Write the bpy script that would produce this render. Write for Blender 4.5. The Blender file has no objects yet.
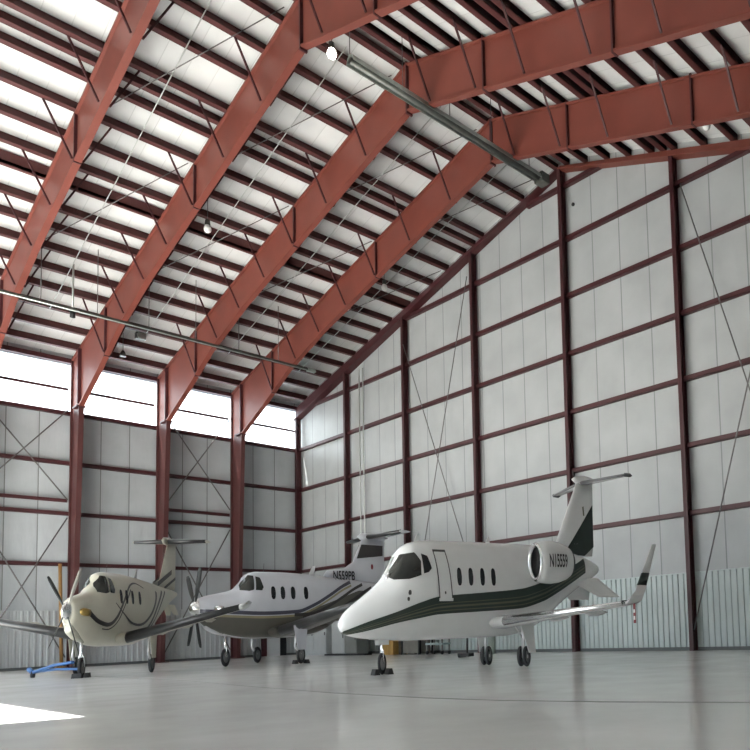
import bpy, math, random
from mathutils import Vector
random.seed(7)
C = bpy.context.scene.collection
PI = math.pi

# ------------------------------------------------------------------ helpers
ORG = {}            # origin of every root, for building children in world coordinates
ORD = ['zeroth', 'first', 'second', 'third', 'fourth', 'fifth', 'sixth', 'seventh', 'eighth', 'ninth', 'tenth',
       'eleventh', 'twelfth', 'thirteenth', 'fourteenth', 'fifteenth', 'sixteenth', 'seventeenth', 'eighteenth',
       'nineteenth', 'twentieth']

def tag(o, label=None, cat=None, group=None, kind=None):
    if label: o['label'] = label
    if cat: o['category'] = cat
    if group: o['group'] = group
    if kind: o['kind'] = kind
    return o

def thing(name, label, cat, loc=(0, 0, 0), group=None):
    o = bpy.data.objects.new(name, None)
    C.objects.link(o)
    o.location = loc
    o.empty_display_size = .3
    ORG[o] = Vector(loc)
    return tag(o, label, cat, group)

class MB:
    def __init__(self, tf=None):
        self.v = []; self.f = []; self.s = []; self.tf = tf
    def add(self, pts, faces, smooth=False):
        n = len(self.v)
        for p in pts:
            self.v.append(self.tf(*p) if self.tf else Vector(p))
        for f in faces:
            self.f.append([i + n for i in f]); self.s.append(smooth)
    def box(self, x0, x1, y0, y1, z0, z1):
        p = [(x0, y0, z0), (x1, y0, z0), (x1, y1, z0), (x0, y1, z0), (x0, y0, z1), (x1, y0, z1), (x1, y1, z1), (x0, y1, z1)]
        self.add(p, [(0, 3, 2, 1), (4, 5, 6, 7), (0, 1, 5, 4), (1, 2, 6, 5), (2, 3, 7, 6), (3, 0, 4, 7)])
        return self
    def bar(self, a, b, w, h, up=(0, 0, 1)):
        a, b = Vector(a), Vector(b)
        d = (b - a).normalized(); u = Vector(up)
        if abs(d.dot(u)) > .98: u = Vector((1, 0, 0))
        s = d.cross(u).normalized() * (w / 2); t = s.cross(d).normalized() * (h / 2)
        p = [a - s - t, a + s - t, a + s + t, a - s + t, b - s - t, b + s - t, b + s + t, b - s + t]
        self.add(p, [(0, 3, 2, 1), (4, 5, 6, 7), (0, 1, 5, 4), (1, 2, 6, 5), (2, 3, 7, 6), (3, 0, 4, 7)])
        return self
    def loft(self, rings, cap=True, smooth=True):
        n = len(rings[0]); pts = [p for r in rings for p in r]; fs = []
        for i in range(len(rings) - 1):
            for j in range(n):
                k = (j + 1) % n
                fs.append((i * n + j, i * n + k, (i + 1) * n + k, (i + 1) * n + j))
        self.add(pts, fs, smooth)
        if cap:
            self.add(rings[0], [tuple(range(n))[::-1]]); self.add(rings[-1], [tuple(range(n))])
        return self
    def tube(self, path, r, seg=10, cap=True):
        path = [Vector(p) for p in path]; rings = []
        rs = r if isinstance(r, (list, tuple)) else [r] * len(path)
        for i, p in enumerate(path):
            d = (path[min(i + 1, len(path) - 1)] - path[max(i - 1, 0)]).normalized()
            u = Vector((0, 0, 1)) if abs(d.z) < .95 else Vector((1, 0, 0))
            s = d.cross(u).normalized(); t = s.cross(d).normalized()
            rings.append([p + (s * math.cos(a) + t * math.sin(a)) * rs[i] for a in [2 * PI * k / seg for k in range(seg)]])
        return self.loft(rings, cap)
    def lathe(self, c, axis, prof, seg=24, cap=False):
        # prof: (offset along axis, radius)
        c = Vector(c); rings = []
        for o, r in prof:
            ring = []
            for k in range(seg):
                a = 2 * PI * k / seg; ca, sa = math.cos(a) * r, math.sin(a) * r
                if axis == 'x': ring.append(c + Vector((o, ca, sa)))
                elif axis == 'y': ring.append(c + Vector((ca, o, sa)))
                else: ring.append(c + Vector((ca, sa, o)))
            rings.append(ring)
        return self.loft(rings, cap)
    def prism(self, poly, y0, y1):
        # polygon in XZ extruded along Y
        n = len(poly); p = [(x, y0, z) for x, z in poly] + [(x, y1, z) for x, z in poly]
        self.add(p, [tuple(range(n)), tuple(range(n, 2 * n))[::-1]] + [(i, (i + 1) % n, n + (i + 1) % n, n + i) for i in range(n)])
        return self
    def build(self, name, mat, parent=None):
        root = parent
        while root is not None and root not in ORG: root = root.parent
        if parent is None:
            xs = [v.x for v in self.v]; ys = [v.y for v in self.v]; zs = [v.z for v in self.v]
            o0 = Vector(((min(xs) + max(xs)) / 2, (min(ys) + max(ys)) / 2, min(zs)))
        else:
            o0 = ORG[root]
        me = bpy.data.meshes.new(name)
        me.from_pydata([tuple(v - o0) for v in self.v], [], self.f)
        me.polygons.foreach_set('use_smooth', self.s)
        import bmesh
        bm = bmesh.new(); bm.from_mesh(me)
        bmesh.ops.remove_doubles(bm, verts=bm.verts, dist=1e-5)
        bmesh.ops.recalc_face_normals(bm, faces=bm.faces)
        bm.to_mesh(me); bm.free()
        me.materials.append(mat)
        o = bpy.data.objects.new(name, me); C.objects.link(o)
        if parent is None: o.location = o0; ORG[o] = o0
        else: o.parent = parent
        return o

def struct(name, mb, mat, parent=None):
    o = mb.build(name, mat, parent)
    if parent is None: o['kind'] = 'structure'
    return o

# ------------------------------------------------------------------ materials
def mat(name, col, rough=.5, metal=0., bump=0., bscale=8., var=0., vscale=3., spec=.5, coat=0.):
    m = bpy.data.materials.new(name); m.use_nodes = True
    nt = m.node_tree; b = nt.nodes['Principled BSDF']
    b.inputs['Base Color'].default_value = (*col, 1); b.inputs['Roughness'].default_value = rough
    b.inputs['Metallic'].default_value = metal; b.inputs['Specular IOR Level'].default_value = spec
    b.inputs['Coat Weight'].default_value = coat
    tc = nt.nodes.new('ShaderNodeTexCoord')
    if var:
        n = nt.nodes.new('ShaderNodeTexNoise'); n.inputs['Scale'].default_value = vscale; n.inputs['Detail'].default_value = 5
        nt.links.new(tc.outputs['Object'], n.inputs['Vector'])
        r = nt.nodes.new('ShaderNodeValToRGB')
        r.color_ramp.elements[0].position = .3; r.color_ramp.elements[1].position = .7
        r.color_ramp.elements[0].color = (*[c * (1 - var) for c in col], 1)
        r.color_ramp.elements[1].color = (*[min(1, c * (1 + var)) for c in col], 1)
        nt.links.new(n.outputs['Fac'], r.inputs['Fac']); nt.links.new(r.outputs['Color'], b.inputs['Base Color'])
    if bump:
        n = nt.nodes.new('ShaderNodeTexNoise'); n.inputs['Scale'].default_value = bscale; n.inputs['Detail'].default_value = 4
        nt.links.new(tc.outputs['Object'], n.inputs['Vector'])
        bp = nt.nodes.new('ShaderNodeBump'); bp.inputs['Strength'].default_value = bump; bp.inputs['Distance'].default_value = .05
        nt.links.new(n.outputs['Fac'], bp.inputs['Height']); nt.links.new(bp.outputs['Normal'], b.inputs['Normal'])
    return m

def seam_mat(name, col, axis, pitch, offset, line, lw, bump=.25, stripe2=0.):
    """insulation facing: seams every pitch metres along a world axis"""
    m = mat(name, col, .42, spec=.4); nt = m.node_tree; b = nt.nodes['Principled BSDF']
    g = nt.nodes.new('ShaderNodeNewGeometry'); sp = nt.nodes.new('ShaderNodeSeparateXYZ')
    nt.links.new(g.outputs['Position'], sp.inputs[0])
    def M(op, a, bb=None):
        n = nt.nodes.new('ShaderNodeMath'); n.operation = op
        for i, v in enumerate((a, bb)):
            if v is None: continue
            if isinstance(v, (int, float)): n.inputs[i].default_value = v
            else: nt.links.new(v, n.inputs[i])
        return n.outputs[0]
    t = M('FRACT', M('DIVIDE', M('ADD', sp.outputs[axis], 100 * pitch - offset), pitch))
    d = M('MULTIPLY', M('ABSOLUTE', M('SUBTRACT', t, .5)), pitch)      # distance to seam, seam at .5
    d2 = M('SUBTRACT', pitch / 2, d)
    k = M('LESS_THAN', d2, lw / 2)
    n = nt.nodes.new('ShaderNodeTexNoise'); n.inputs['Scale'].default_value = .8; n.inputs['Detail'].default_value = 6
    nt.links.new(g.outputs['Position'], n.inputs['Vector'])
    r = nt.nodes.new('ShaderNodeValToRGB'); r.color_ramp.elements[0].position = .3; r.color_ramp.elements[1].position = .7
    r.color_ramp.elements[0].color = (*[c * .9 for c in col], 1); r.color_ramp.elements[1].color = (*[min(1, c * 1.06) for c in col], 1)
    nt.links.new(n.outputs['Fac'], r.inputs['Fac'])
    mx = nt.nodes.new('ShaderNodeMix'); mx.data_type = 'RGBA'
    nt.links.new(k, mx.inputs[0]); nt.links.new(r.outputs['Color'], mx.inputs[6]); mx.inputs[7].default_value = (*line, 1)
    nt.links.new(mx.outputs[2], b.inputs['Base Color'])
    # puffed facing between seams plus wrinkles
    puff = M('MULTIPLY', M('POWER', M('DIVIDE', d, pitch / 2), 6), -.05)
    mp = nt.nodes.new('ShaderNodeMapping')
    mp.inputs['Scale'].default_value = (1.6, 1.6, .35) if axis < 2 else (1, 1, 1)
    nt.links.new(g.outputs['Position'], mp.inputs['Vector'])
    n2 = nt.nodes.new('ShaderNodeTexNoise'); n2.inputs['Scale'].default_value = 2.2; n2.inputs['Detail'].default_value = 4
    nt.links.new(mp.outputs['Vector'], n2.inputs['Vector'])
    h = M('ADD', M('MULTIPLY', n2.outputs['Fac'], .08), puff)
    bp = nt.nodes.new('ShaderNodeBump'); bp.inputs['Strength'].default_value = bump; bp.inputs['Distance'].default_value = 1.
    nt.links.new(h, bp.inputs['Height']); nt.links.new(bp.outputs['Normal'], b.inputs['Normal'])
    return m

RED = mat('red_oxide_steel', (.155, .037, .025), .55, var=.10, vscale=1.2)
RED_SHADE = mat('backlit_column_red', (.066, .018, .0175), .55, var=.12, vscale=1.5)  # frame red darkened for the columns, their backlit shade put into the colour
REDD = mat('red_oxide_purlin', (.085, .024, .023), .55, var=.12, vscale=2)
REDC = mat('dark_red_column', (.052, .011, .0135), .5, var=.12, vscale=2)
ROD = mat('rod_steel', (.16, .15, .15), .45, .6)
PIPE = mat('pale_conduit', (.5, .52, .5), .4, .3)
GALV = mat('galvanised_tube', (.36, .39, .36), .4, .7, var=.15, vscale=6)
GALVD = mat('dark_heater_tube', (.10, .105, .095), .45, .5, var=.2, vscale=5)
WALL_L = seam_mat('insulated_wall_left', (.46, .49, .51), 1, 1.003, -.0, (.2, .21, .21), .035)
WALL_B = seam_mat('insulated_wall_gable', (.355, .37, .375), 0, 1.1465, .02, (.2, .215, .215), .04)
WALL_P = mat('insulated_wall_plain', (.62, .64, .64), .5, bump=.2, bscale=2)
DECK = seam_mat('roof_insulation', (.66, .67, .665), 1, .602, 0., (.54, .55, .545), .02, .12)
LINER = mat('pale_liner_panel', (.43, .49, .485), .45, .0, var=.05, vscale=1)
LINERL = mat('grey_liner_panel', (.46, .48, .49), .45, .0, var=.05, vscale=1)
BASE = mat('base_trim', (.1, .11, .11), .6)
TRIMW = mat('white_door_paint', (.6, .62, .62), .4)
GROUND = mat('apron_concrete', (.55, .54, .5), .85, bump=.2, var=.1, vscale=.3)

def floor_mat():
    m = mat('sealed_concrete', (.6, .6, .58), .22, spec=.4); nt = m.node_tree; b = nt.nodes['Principled BSDF']
    g = nt.nodes.new('ShaderNodeNewGeometry')
    n = nt.nodes.new('ShaderNodeTexNoise'); n.inputs['Scale'].default_value = .55; n.inputs['Detail'].default_value = 7; n.inputs['Roughness'].default_value = .62
    nt.links.new(g.outputs['Position'], n.inputs['Vector'])
    r = nt.nodes.new('ShaderNodeValToRGB'); e = r.color_ramp.elements
    e[0].position = .32; e[0].color = (.68, .68, .66, 1); e[1].position = .7; e[1].color = (.78, .785, .77, 1)
    nt.links.new(n.outputs['Fac'], r.inputs['Fac']); nt.links.new(r.outputs['Color'], b.inputs['Base Color'])
    n2 = nt.nodes.new('ShaderNodeTexNoise'); n2.inputs['Scale'].default_value = 1.3; n2.inputs['Detail'].default_value = 5
    nt.links.new(g.outputs['Position'], n2.inputs['Vector'])
    mr = nt.nodes.new('ShaderNodeMapRange'); mr.inputs['To Min'].default_value = .13; mr.inputs['To Max'].default_value = .21
    nt.links.new(n2.outputs['Fac'], mr.inputs['Value']); nt.links.new(mr.outputs['Result'], b.inputs['Roughness'])
    n3 = nt.nodes.new('ShaderNodeTexNoise'); n3.inputs['Scale'].default_value = 3.; n3.inputs['Detail'].default_value = 3
    nt.links.new(g.outputs['Position'], n3.inputs['Vector'])
    bp = nt.nodes.new('ShaderNodeBump'); bp.inputs['Strength'].default_value = .012; bp.inputs['Distance'].default_value = .05
    nt.links.new(n3.outputs['Fac'], bp.inputs['Height']); nt.links.new(bp.outputs['Normal'], b.inputs['Normal'])
    return m
FLOOR = floor_mat()

def pane_mat():
    m = bpy.data.materials.new('translucent_daylight_panel'); m.use_nodes = True; nt = m.node_tree
    for n in list(nt.nodes): nt.nodes.remove(n)
    out = nt.nodes.new('ShaderNodeOutputMaterial'); mx = nt.nodes.new('ShaderNodeMixShader'); mx.inputs[0].default_value = .45
    tr = nt.nodes.new('ShaderNodeBsdfTransparent'); tr.inputs[0].default_value = (.95, .97, .97, 1)
    tl = nt.nodes.new('ShaderNodeBsdfTranslucent')
    no = nt.nodes.new('ShaderNodeTexNoise'); no.inputs['Scale'].default_value = 2
    r = nt.nodes.new('ShaderNodeValToRGB'); r.color_ramp.elements[0].color = (.85, .87, .87, 1); r.color_ramp.elements[1].color = (.95, .97, .97, 1)
    nt.links.new(no.outputs['Fac'], r.inputs['Fac']); nt.links.new(r.outputs['Color'], tl.inputs[0])
    nt.links.new(tr.outputs[0], mx.inputs[1]); nt.links.new(tl.outputs[0], mx.inputs[2]); nt.links.new(mx.outputs[0], out.inputs[0])
    return m
PANE = pane_mat()

# aircraft
JWHITE = mat('jet_white_paint', (.68, .69, .69), .22, coat=.4, var=.03)
CREAM = mat('cream_paint', (.50, .485, .40), .28, coat=.3, var=.04)
SILVER = mat('silver_white_paint', (.52, .53, .57), .28, coat=.3, var=.03)
BELLYG = mat('bronze_grey_paint', (.095, .09, .075), .3, coat=.3, var=.05)
GREEN = mat('dark_green_paint', (.018, .032, .026), .3, var=.1)
OLIVE = mat('olive_paint', (.10, .105, .07), .3, var=.1)
BLACKP = mat('black_stripe_paint', (.035, .03, .03), .35, var=.1)
NAVY = mat('navy_stripe_paint', (.05, .05, .075), .3, var=.1)
GOLD = mat('gold_stripe_paint', (.28, .25, .15), .3, var=.1)
BOOT = mat('black_rubber_boot', (.03, .031, .032), .3, var=.2, vscale=4)
BOOTL = mat('worn_grey_boot', (.11, .11, .115), .5, var=.2, vscale=4)
TYRE = mat('black_tyre', (.022, .022, .024), .8, bump=.2)
RIM = mat('wheel_rim', (.16, .165, .17), .4, .6, var=.1)
CHROME = mat('polished_metal', (.75, .76, .77), .18, .95, var=.05)
STEEL = mat('gear_strut_metal', (.5, .5, .51), .35, .5, var=.1)
DARKM = mat('dark_intake', (.012, .012, .013), .6, var=.1)
GLASSD = mat('tinted_window', (.02, .022, .024), .08, spec=.4, var=.3, vscale=2)
GLASSC = mat('cockpit_glass', (.02, .022, .02), .05, spec=.4, var=.5, vscale=2.5)
BLADE = mat('propeller_blade', (.05, .055, .055), .4, var=.1)
BLADEL = mat('pale_propeller_blade', (.45, .44, .40), .4, var=.1)
BRONZE = mat('heat_stained_exhaust', (.32, .22, .07), .35, .7, var=.25, vscale=6)
LINE = mat('panel_line', (.04, .04, .04), .6, var=.1)
LETTER = mat('black_lettering', (.02, .02, .022), .5, var=.1)
RUBBER = mat('black_chock', (.02, .02, .02), .75, bump=.2)
BLUE = mat('blue_towbar_paint', (.03, .12, .32), .4, var=.1)
OCHRE = mat('ochre_pole_paint', (.30, .17, .06), .5, var=.15)
TAN = mat('tan_cardboard', (.42, .26, .08), .7, var=.1)
BROWN = mat('dark_brown_board', (.07, .05, .03), .7, var=.15)
GREYB = mat('grey_crate', (.17, .165, .145), .6, var=.15)
CAB = mat('pale_grey_cabinet', (.42, .44, .44), .4, var=.05)
CABD = mat('mid_grey_cabinet', (.2, .21, .2), .5, var=.08)
TEAL = mat('pale_teal_cart', (.33, .42, .42), .5, var=.1)
FLAG = mat('red_streamer', (.2, .02, .028), .6, var=.15)
FLAGW = mat('white_streamer_text', (.7, .68, .66), .6, var=.05)
LAMPW = mat('lamp_white_glass', (.8, .8, .78), .3, var=.03)

def bulb_mat():
    m = mat('lit_lamp', (.9, .88, .8), .4, var=.02); b = m.node_tree.nodes['Principled BSDF']
    b.inputs['Emission Color'].default_value = (1, .93, .8, 1); b.inputs['Emission Strength'].default_value = 6
    return m
LIT = bulb_mat()

# ------------------------------------------------------------------ the building
S, BAY, RX, RW = 4.586, 3.01, 18.34, 37.4
FY = -21.5                                     # front wall
def zl(x): return 16.62 - .243 * (RX - x)      # rafter top, left slope
def zr(x): return 16.72 - .335 * (x - RX) if x > RX else zl(x)
DK = .30                                       # purlin depth
def deck(x): return (16.91 - .243 * (RX - x)) if x <= RX else (16.91 - .333 * (x - RX))

# floor and outside ground
struct('floor', MB().box(-.4, RW + .3, FY, .5, -.3, 0), FLOOR)
struct('ground', MB().box(-40, 80, FY - 60, FY, -.32, -.02), GROUND)
j = MB()
jp = [(-.1, -11.2), (18.0, -11.39), (21.63, -11.76), (24.82, -12.01), (26.96, -12.02), (28.3, -11.9), (29.6, -11.63), (31.16, -11.16), (37.4, -9.0)]
for a, b in zip(jp[:-1], jp[1:]):
    j.bar((a[0], a[1], .001), (b[0], b[1], .001), .03, .006)
struct('trim_1', j, mat('floor_joint', (.15, .15, .145), .7, var=.1))

# walls
w = MB(); w.box(-.35, -.2, FY, .35, 0, 10.0); w.box(-.35, -.2, FY, .35, 12.0, 12.42)
struct('wall_left', w, WALL_L)
def gable(y0, y1, hole=None):
    m = MB()
    if hole is None:
        m.prism([(-.35, 0), (RW + .3, 0), (RW + .3, deck(RW)), (RX, deck(RX)), (-.35, deck(0))], y0, y1)
    else:
        x0, x1, h = hole
        m.prism([(-.35, 0), (x0, 0), (x0, deck(x0)), (-.35, deck(0))], y0, y1)
        m.prism([(x0, h), (x1, h), (x1, deck(x1)), (RX, deck(RX)), (x0, deck(x0))], y0, y1)
        m.prism([(x1, 0), (RW + .3, 0), (RW + .3, deck(RW)), (x1, deck(x1))], y0, y1)
    return m
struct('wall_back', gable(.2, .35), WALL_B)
DOOR_X0, DOOR_X1, DOOR_H = 1.0, 23.0, 5.6
struct('wall_front', gable(FY - .15, FY, (DOOR_X0, DOOR_X1, DOOR_H)), WALL_P)
RO = MB(); RO.box(RW + .15, RW + .3, FY, .35, 0, deck(RW))
struct('wall_right', RO, WALL_P)
d = MB(); t = .12
d.prism([(-.5, deck(-.5)), (RX, deck(RX)), (RW + .5, deck(RW + .5)), (RW + .5, deck(RW + .5) + t), (RX, deck(RX) + t), (-.5, deck(-.5) + t)], FY - .2, .4)
struct('ceiling', d, DECK)

# ribbed liner (trim) on the left and back walls and dark base trim
def ribs(a, b, fixed, axis, h, mat_, name, inward):
    m = MB(); pitch = .2; n = int((b - a) / pitch); prof = []
    for i in range(n):
        u = a + i * pitch
        prof += [(u, 0), (u + .11, 0), (u + .13, .035), (u + .18, .035)]
    prof.append((a + n * pitch, 0))
    P = []
    for u, o in prof:
        q = fixed + inward * (.01 + o)
        P.append((q, u) if axis == 'y' else (u, q))
    pts = [(x, y, 0.02) for x, y in P] + [(x, y, h) for x, y in P]; k = len(P)
    m.add(pts, [(i, i + 1, k + i + 1, k + i) for i in range(k - 1)])
    # top flashing
    if axis == 'y': m.box(min(fixed, fixed + inward * .05), max(fixed, fixed + inward * .05), a, b, h, h + .03)
    else: m.box(a, b, min(fixed, fixed + inward * .05), max(fixed, fixed + inward * .05), h, h + .03)
    return struct(name, m, mat_)
ribs(FY + .1, .18, -.2, 'y', 2.2, LINERL, 'trim_2', 1)
ribs(-.18, RW, .2, 'x', 2.25, LINER, 'trim_3', -1)
struct('baseboard_left', MB().box(-.2, -.12, FY, .2, 0, .1), BASE)
struct('baseboard_back', MB().box(-.2, RW, .12, .2, 0, .1), BASE)

# clerestory daylight windows, one per bay, with frame and middle bar
for k in range(7):
    y1 = -BAY * k - .1; y0 = -BAY * (k + 1) + .1
    if k == 0: y1 = .15
    if k == 6: y0 = FY + .1
    p = struct('window_%d' % (k + 1), MB().box(-.29, -.27, y0, y1, 10.02, 12.0), PANE)
    f = MB(); f.box(-.26, -.18, y0, y1, 10.95, 11.05)
    f.box(-.26, -.16, y0, y1, 9.98, 10.06); f.build('window_frame', REDC, p)

# portal frames
def soff_l(x):
    pts = [(1.1, 10.1), (3.3, 11.0), (5.4, 11.95), (8.2, 12.82), (RX, 15.25)]
    for (a, b), (c, e) in zip(pts[:-1], pts[1:]):
        if a <= x <= c: return b + (e - b) * (x - a) / (c - a)
def soff_r(x):
    return 15.25 - .31 * (x - RX) if x < 34.6 else 15.25 - .31 * (34.6 - RX) - .5 * (x - 34.6)
PL_X = [18.08, 17.32, 16.35, 15.37, 14.1, 13.6, 13.04, 11.95, 10.9, 9.95, 9.2, 8.0, 7.1, 6.12, 5.1, 4.08, 2.98, 1.83, .72]
PR_X = [18.62, 19.45, 20.4, 21.3, 22.2, 22.66, 23.06, 24.12, 25.12, 26.05, 27.0, 28.0, 29.0, 30.0]
FRAME_LAB = {1: 'red steel portal frame closest to the gable wall, second column from the corner',
             2: 'red steel portal frame second from the gable wall, behind the silver turboprop nose',
             3: 'red steel portal frame third from the gable wall, its column beside the cream turboprop nose',
             4: 'red steel portal frame farthest from the gable wall, rafter cut by the left edge'}
for k in (1, 2, 3, 4):
    y = -BAY * k if k < 4 else -11.95
    F = thing('portal_frame', FRAME_LAB[k], 'steel frame', (0, y, 0), 'red portal frames carrying the roof')
    wt, fw = .03, .17
    # column: outer flange, web, inner flange, tapered
    c = MB(); c.prism([(.06, 0), (.58, 0), (1.08, 10.1), (.06, 10.1)], y - wt / 2, y + wt / 2)
    c.prism([(.0, 0), (.07, 0), (.07, 12.1), (0, 12.1)], y - fw / 2, y + fw / 2)
    c.prism([(.56, 0), (.62, 0), (1.12, 10.1), (1.06, 10.1)], y - fw / 2, y + fw / 2)
    c.box(-.05, .75, y - .2, y + .2, 0, .03)
    c.build('column', RED_SHADE, F)
    xs = [1.1, 3.3, 5.4, 8.2, RX]
    r = MB(); poly = [(x, soff_l(x)) for x in xs] + [(RX, zl(RX))] + [(.06, zl(.06)), (.06, 10.1)]
    r.prism(poly, y - wt / 2, y + wt / 2)
    sp = [(x, soff_l(x)) for x in xs]
    r.prism([(x, z - .03) for x, z in sp] + [(x, z + .03) for x, z in sp[::-1]], y - fw / 2, y + fw / 2)
    r.prism([(.06, zl(.06) - .06), (RX, zl(RX) - .06), (RX, zl(RX)), (.06, zl(.06))], y - fw / 2, y + fw / 2)
    ra = r.build('rafter', RED, F)
    XR = 36.6
    xs = [RX, 34.6, XR]
    r = MB(); poly = [(x, soff_r(x)) for x in xs] + [(XR, zr(XR)), (RX, zl(RX))]
    r.prism(poly, y - wt / 2, y + wt / 2)
    sp = [(x, soff_r(x)) for x in xs]
    r.prism([(x, z - .03) for x, z in sp] + [(x, z + .03) for x, z in sp[::-1]], y - fw / 2, y + fw / 2)
    r.prism([(RX, zl(RX) - .06), (XR, zr(XR) - .06), (XR, zr(XR)), (RX, zl(RX))], y - fw / 2, y + fw / 2)
    rb = r.build('rafter', RED, F)
    c = MB(); c.box(XR - .5, XR + .06, y - fw / 2, y + fw / 2, 0, soff_r(XR)); c.build('column', RED_SHADE, F)
    # bolted splice plates across the web
    s = MB(); s.box(RX - .03, RX + .03, y - fw / 2 - .01, y + fw / 2 + .01, 15.15, 16.66); s.build('ridge_plate', REDC, F)
    for x in (11.95, 4.0):
        s = MB(); s.box(x - .025, x + .025, y - fw / 2 - .005, y + fw / 2 + .005, soff_l(x) - .05, zl(x) - .02); s.build('splice_plate', REDC, F)
    for x in (21.55, 25.7, 30.0):
        s = MB(); s.box(x - .025, x + .025, y - fw / 2 - .005, y + fw / 2 + .005, soff_r(x) - .05, zr(x) - .02); s.build('splice_plate', REDC, F)
    s = MB()
    s.box(.55, 1.1, y - .02 - .13, y - .015, 10.05, 10.11); s.box(.55, 1.1, y + .015, y + .15, 10.05, 10.11)
    s.prism([(1.03, 10.15), (1.09, 10.15), (1.09, zl(1.06) - .08), (1.03, zl(1.06) - .08)], y - .13, y + .13)
    s.build('knee_stiffener', REDC, F)
    # flange braces, a pair at every second purlin
    for x in (16.35, 14.1, 11.95, 9.95, 8.0, 6.12, 4.08):
        for sg in (-1, 1):
            b = MB(); b.bar((x, y + sg * .12, soff_l(x) + .03), (x, y + sg * .78, zl(x) + .06), .045, .045)
            b.build('flange_brace', REDC, F)
    for x in (19.45, 21.3, 23.06, 25.12, 27.0, 29.0):
        for sg in (-1, 1):
            b = MB(); b.bar((x, y + sg * .12, soff_r(x) + .03), (x, y + sg * .78, zr(x) + .06), .045, .045)
            b.build('flange_brace', REDC, F)

# end frame: gable rafters along the end wall and the corner post
def z_el(x): return 11.72 + (16.42 - 11.72) * (x - .8) / (RX - .8)
def z_er(x): return 16.42 - .345 * (x - RX)
E = thing('gable_rafter', 'dark red sloping rafter along the top of the gable wall', 'steel frame', (RX, 0, 0))
m = MB(); m.prism([(-.1, z_el(-.1)), (RX, z_el(RX)), (RX, 16.6), (-.1, zl(-.1))], .0, .03)
m.prism([(-.1, z_el(-.1)), (RX, z_el(RX)), (RX, z_el(RX) + .05), (-.1, z_el(-.1) + .05)], -.14, .17)
m.build('left_rafter', REDC, E)
m = MB(); m.prism([(RX, z_er(RX)), (RW, z_er(RW)), (RW, zr(RW)), (RX, 16.6)], .0, .03)
m.prism([(RX, z_er(RX)), (RW, z_er(RW)), (RW, z_er(RW) + .05), (RX, z_er(RX) + .05)], -.14, .17)
m.build('right_rafter', RED, E)

def ibeam(x, y, z1, fw=.2, d=.3):
    m = MB(); m.box(x - .012, x + .012, y - d / 2, y + d / 2, 0, z1)
    m.box(x - fw / 2, x + fw / 2, y - d / 2, y - d / 2 + .025, 0, z1); m.box(x - fw / 2, x + fw / 2, y + d / 2 - .025, y + d / 2, 0, z1)
    return m
COLX = [.12, 4.57, 9.1, 13.6, 18.36, 22.98, 27.5, 32.1]
COLT = ['corner post where the gable wall meets the left wall', 'behind the silver turboprop tail, first after the corner',
        'rising behind the white jet cockpit', 'rising behind the white jet cabin', 'under the roof ridge behind the jet tail',
        'right of the jet winglet, full height to the roof', 'far right outside the ridge bay', 'last on the right']
for i, x in enumerate(COLX):
    if i > 5: continue
    zt = (z_el(x) if x < RX else z_er(x)) + .03
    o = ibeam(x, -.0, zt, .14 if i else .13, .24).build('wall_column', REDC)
    tag(o, 'dark red gable wall column ' + COLT[i], 'steel column', 'columns along the gable wall')

# girts
for n, z in enumerate((4, 6, 8, 10, 12, 14, 16)):
    def xat(z):                      # where the roof line meets level z on the left and right
        xl = .8 + (z - 11.72) / (16.42 - 11.72) * (RX - .8); xr = RX + (16.42 - z) / .345
        return max(.0, xl) if z > 11.6 else 0., min(RW, xr)
    x0, x1 = xat(z)
    if z > 11.6: x0 -= .2; x1 += .5
    if z == 16: z = 15.9
    x1 = min(x1, RW)
    m = MB(); m.box(x0, x1, .036, .19, z - .07, z - .05); m.box(x0, x1, .036, .055, z - .06, z + .07)
    o = m.build('wall_girt', REDC)
    tag(o, 'dark red horizontal girt on the gable wall, %s level up from the floor' % ORD[n + 1], 'girt', 'girts on the gable wall')
for n, z in enumerate((4, 6, 8, 10)):
    m = MB(); m.box(-.2, -.02, FY + .1, .1, z - .07, z - .05); m.box(-.02, .0, FY + .1, .1, z - .06, z + .07)
    o = m.build('wall_girt', REDC)
    t = ['third one below the windows', 'second one below the windows', 'first one below the windows', 'directly under the bright windows'][n]
    tag(o, 'dark red horizontal girt on the left wall, ' + t, 'girt', 'girts on the left wall')
m = MB(); m.box(-.18, .02, FY + .1, .1, 12.02, 12.2); tag(m.build('eave_strut', REDC), 'dark red eave strut over the bright windows', 'strut')
for k, t in ((3, 'in the braced bay above the cream turboprop wing'), (1, 'in the braced bay above the silver turboprop')):
    o = MB().box(.02, .1, -BAY * (k + 1) + .16, -BAY * k - .16, 6.42, 6.55).build('wall_strut', REDC)
    tag(o, 'dark red flat strut ' + t, 'strut')

# purlins, Z section, running the whole length
for n, x in enumerate(PL_X):
    m = MB(); z = zl(x); hw = .02 if abs(x - 9.2) > .1 else .2
    e = .16
    m.box(x - .015 if hw < .1 else x - .16, x + .015 if hw < .1 else x + .16, FY + .1, .18, z, z + DK - .01)
    m.box(x - .015, x + e, FY + .1, .18, z, z + .02)
    m.box(x - e, x + .015, FY + .1, .18, z + DK - .03 - .024, z + DK - .034)
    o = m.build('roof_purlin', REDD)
    tag(o, 'dark red roof purlin on the left slope, %s down from the ridge' % ORD[n + 1], 'purlin', 'purlins on the left roof slope')
for n, x in enumerate(PR_X):
    m = MB(); z = zr(x)
    m.box(x - .015, x + .015, FY + .1, .18, z, z + DK - .12)
    m.box(x - .15, x + .015, FY + .1, .18, z, z + .02)
    m.box(x - .015, x + .015, FY + .1, .18, z + .05, deck(x) + .02)
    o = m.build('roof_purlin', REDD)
    tag(o, 'dark red roof purlin on the right slope, %s down from the ridge' % ORD[n + 1], 'purlin', 'purlins on the right roof slope')

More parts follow.
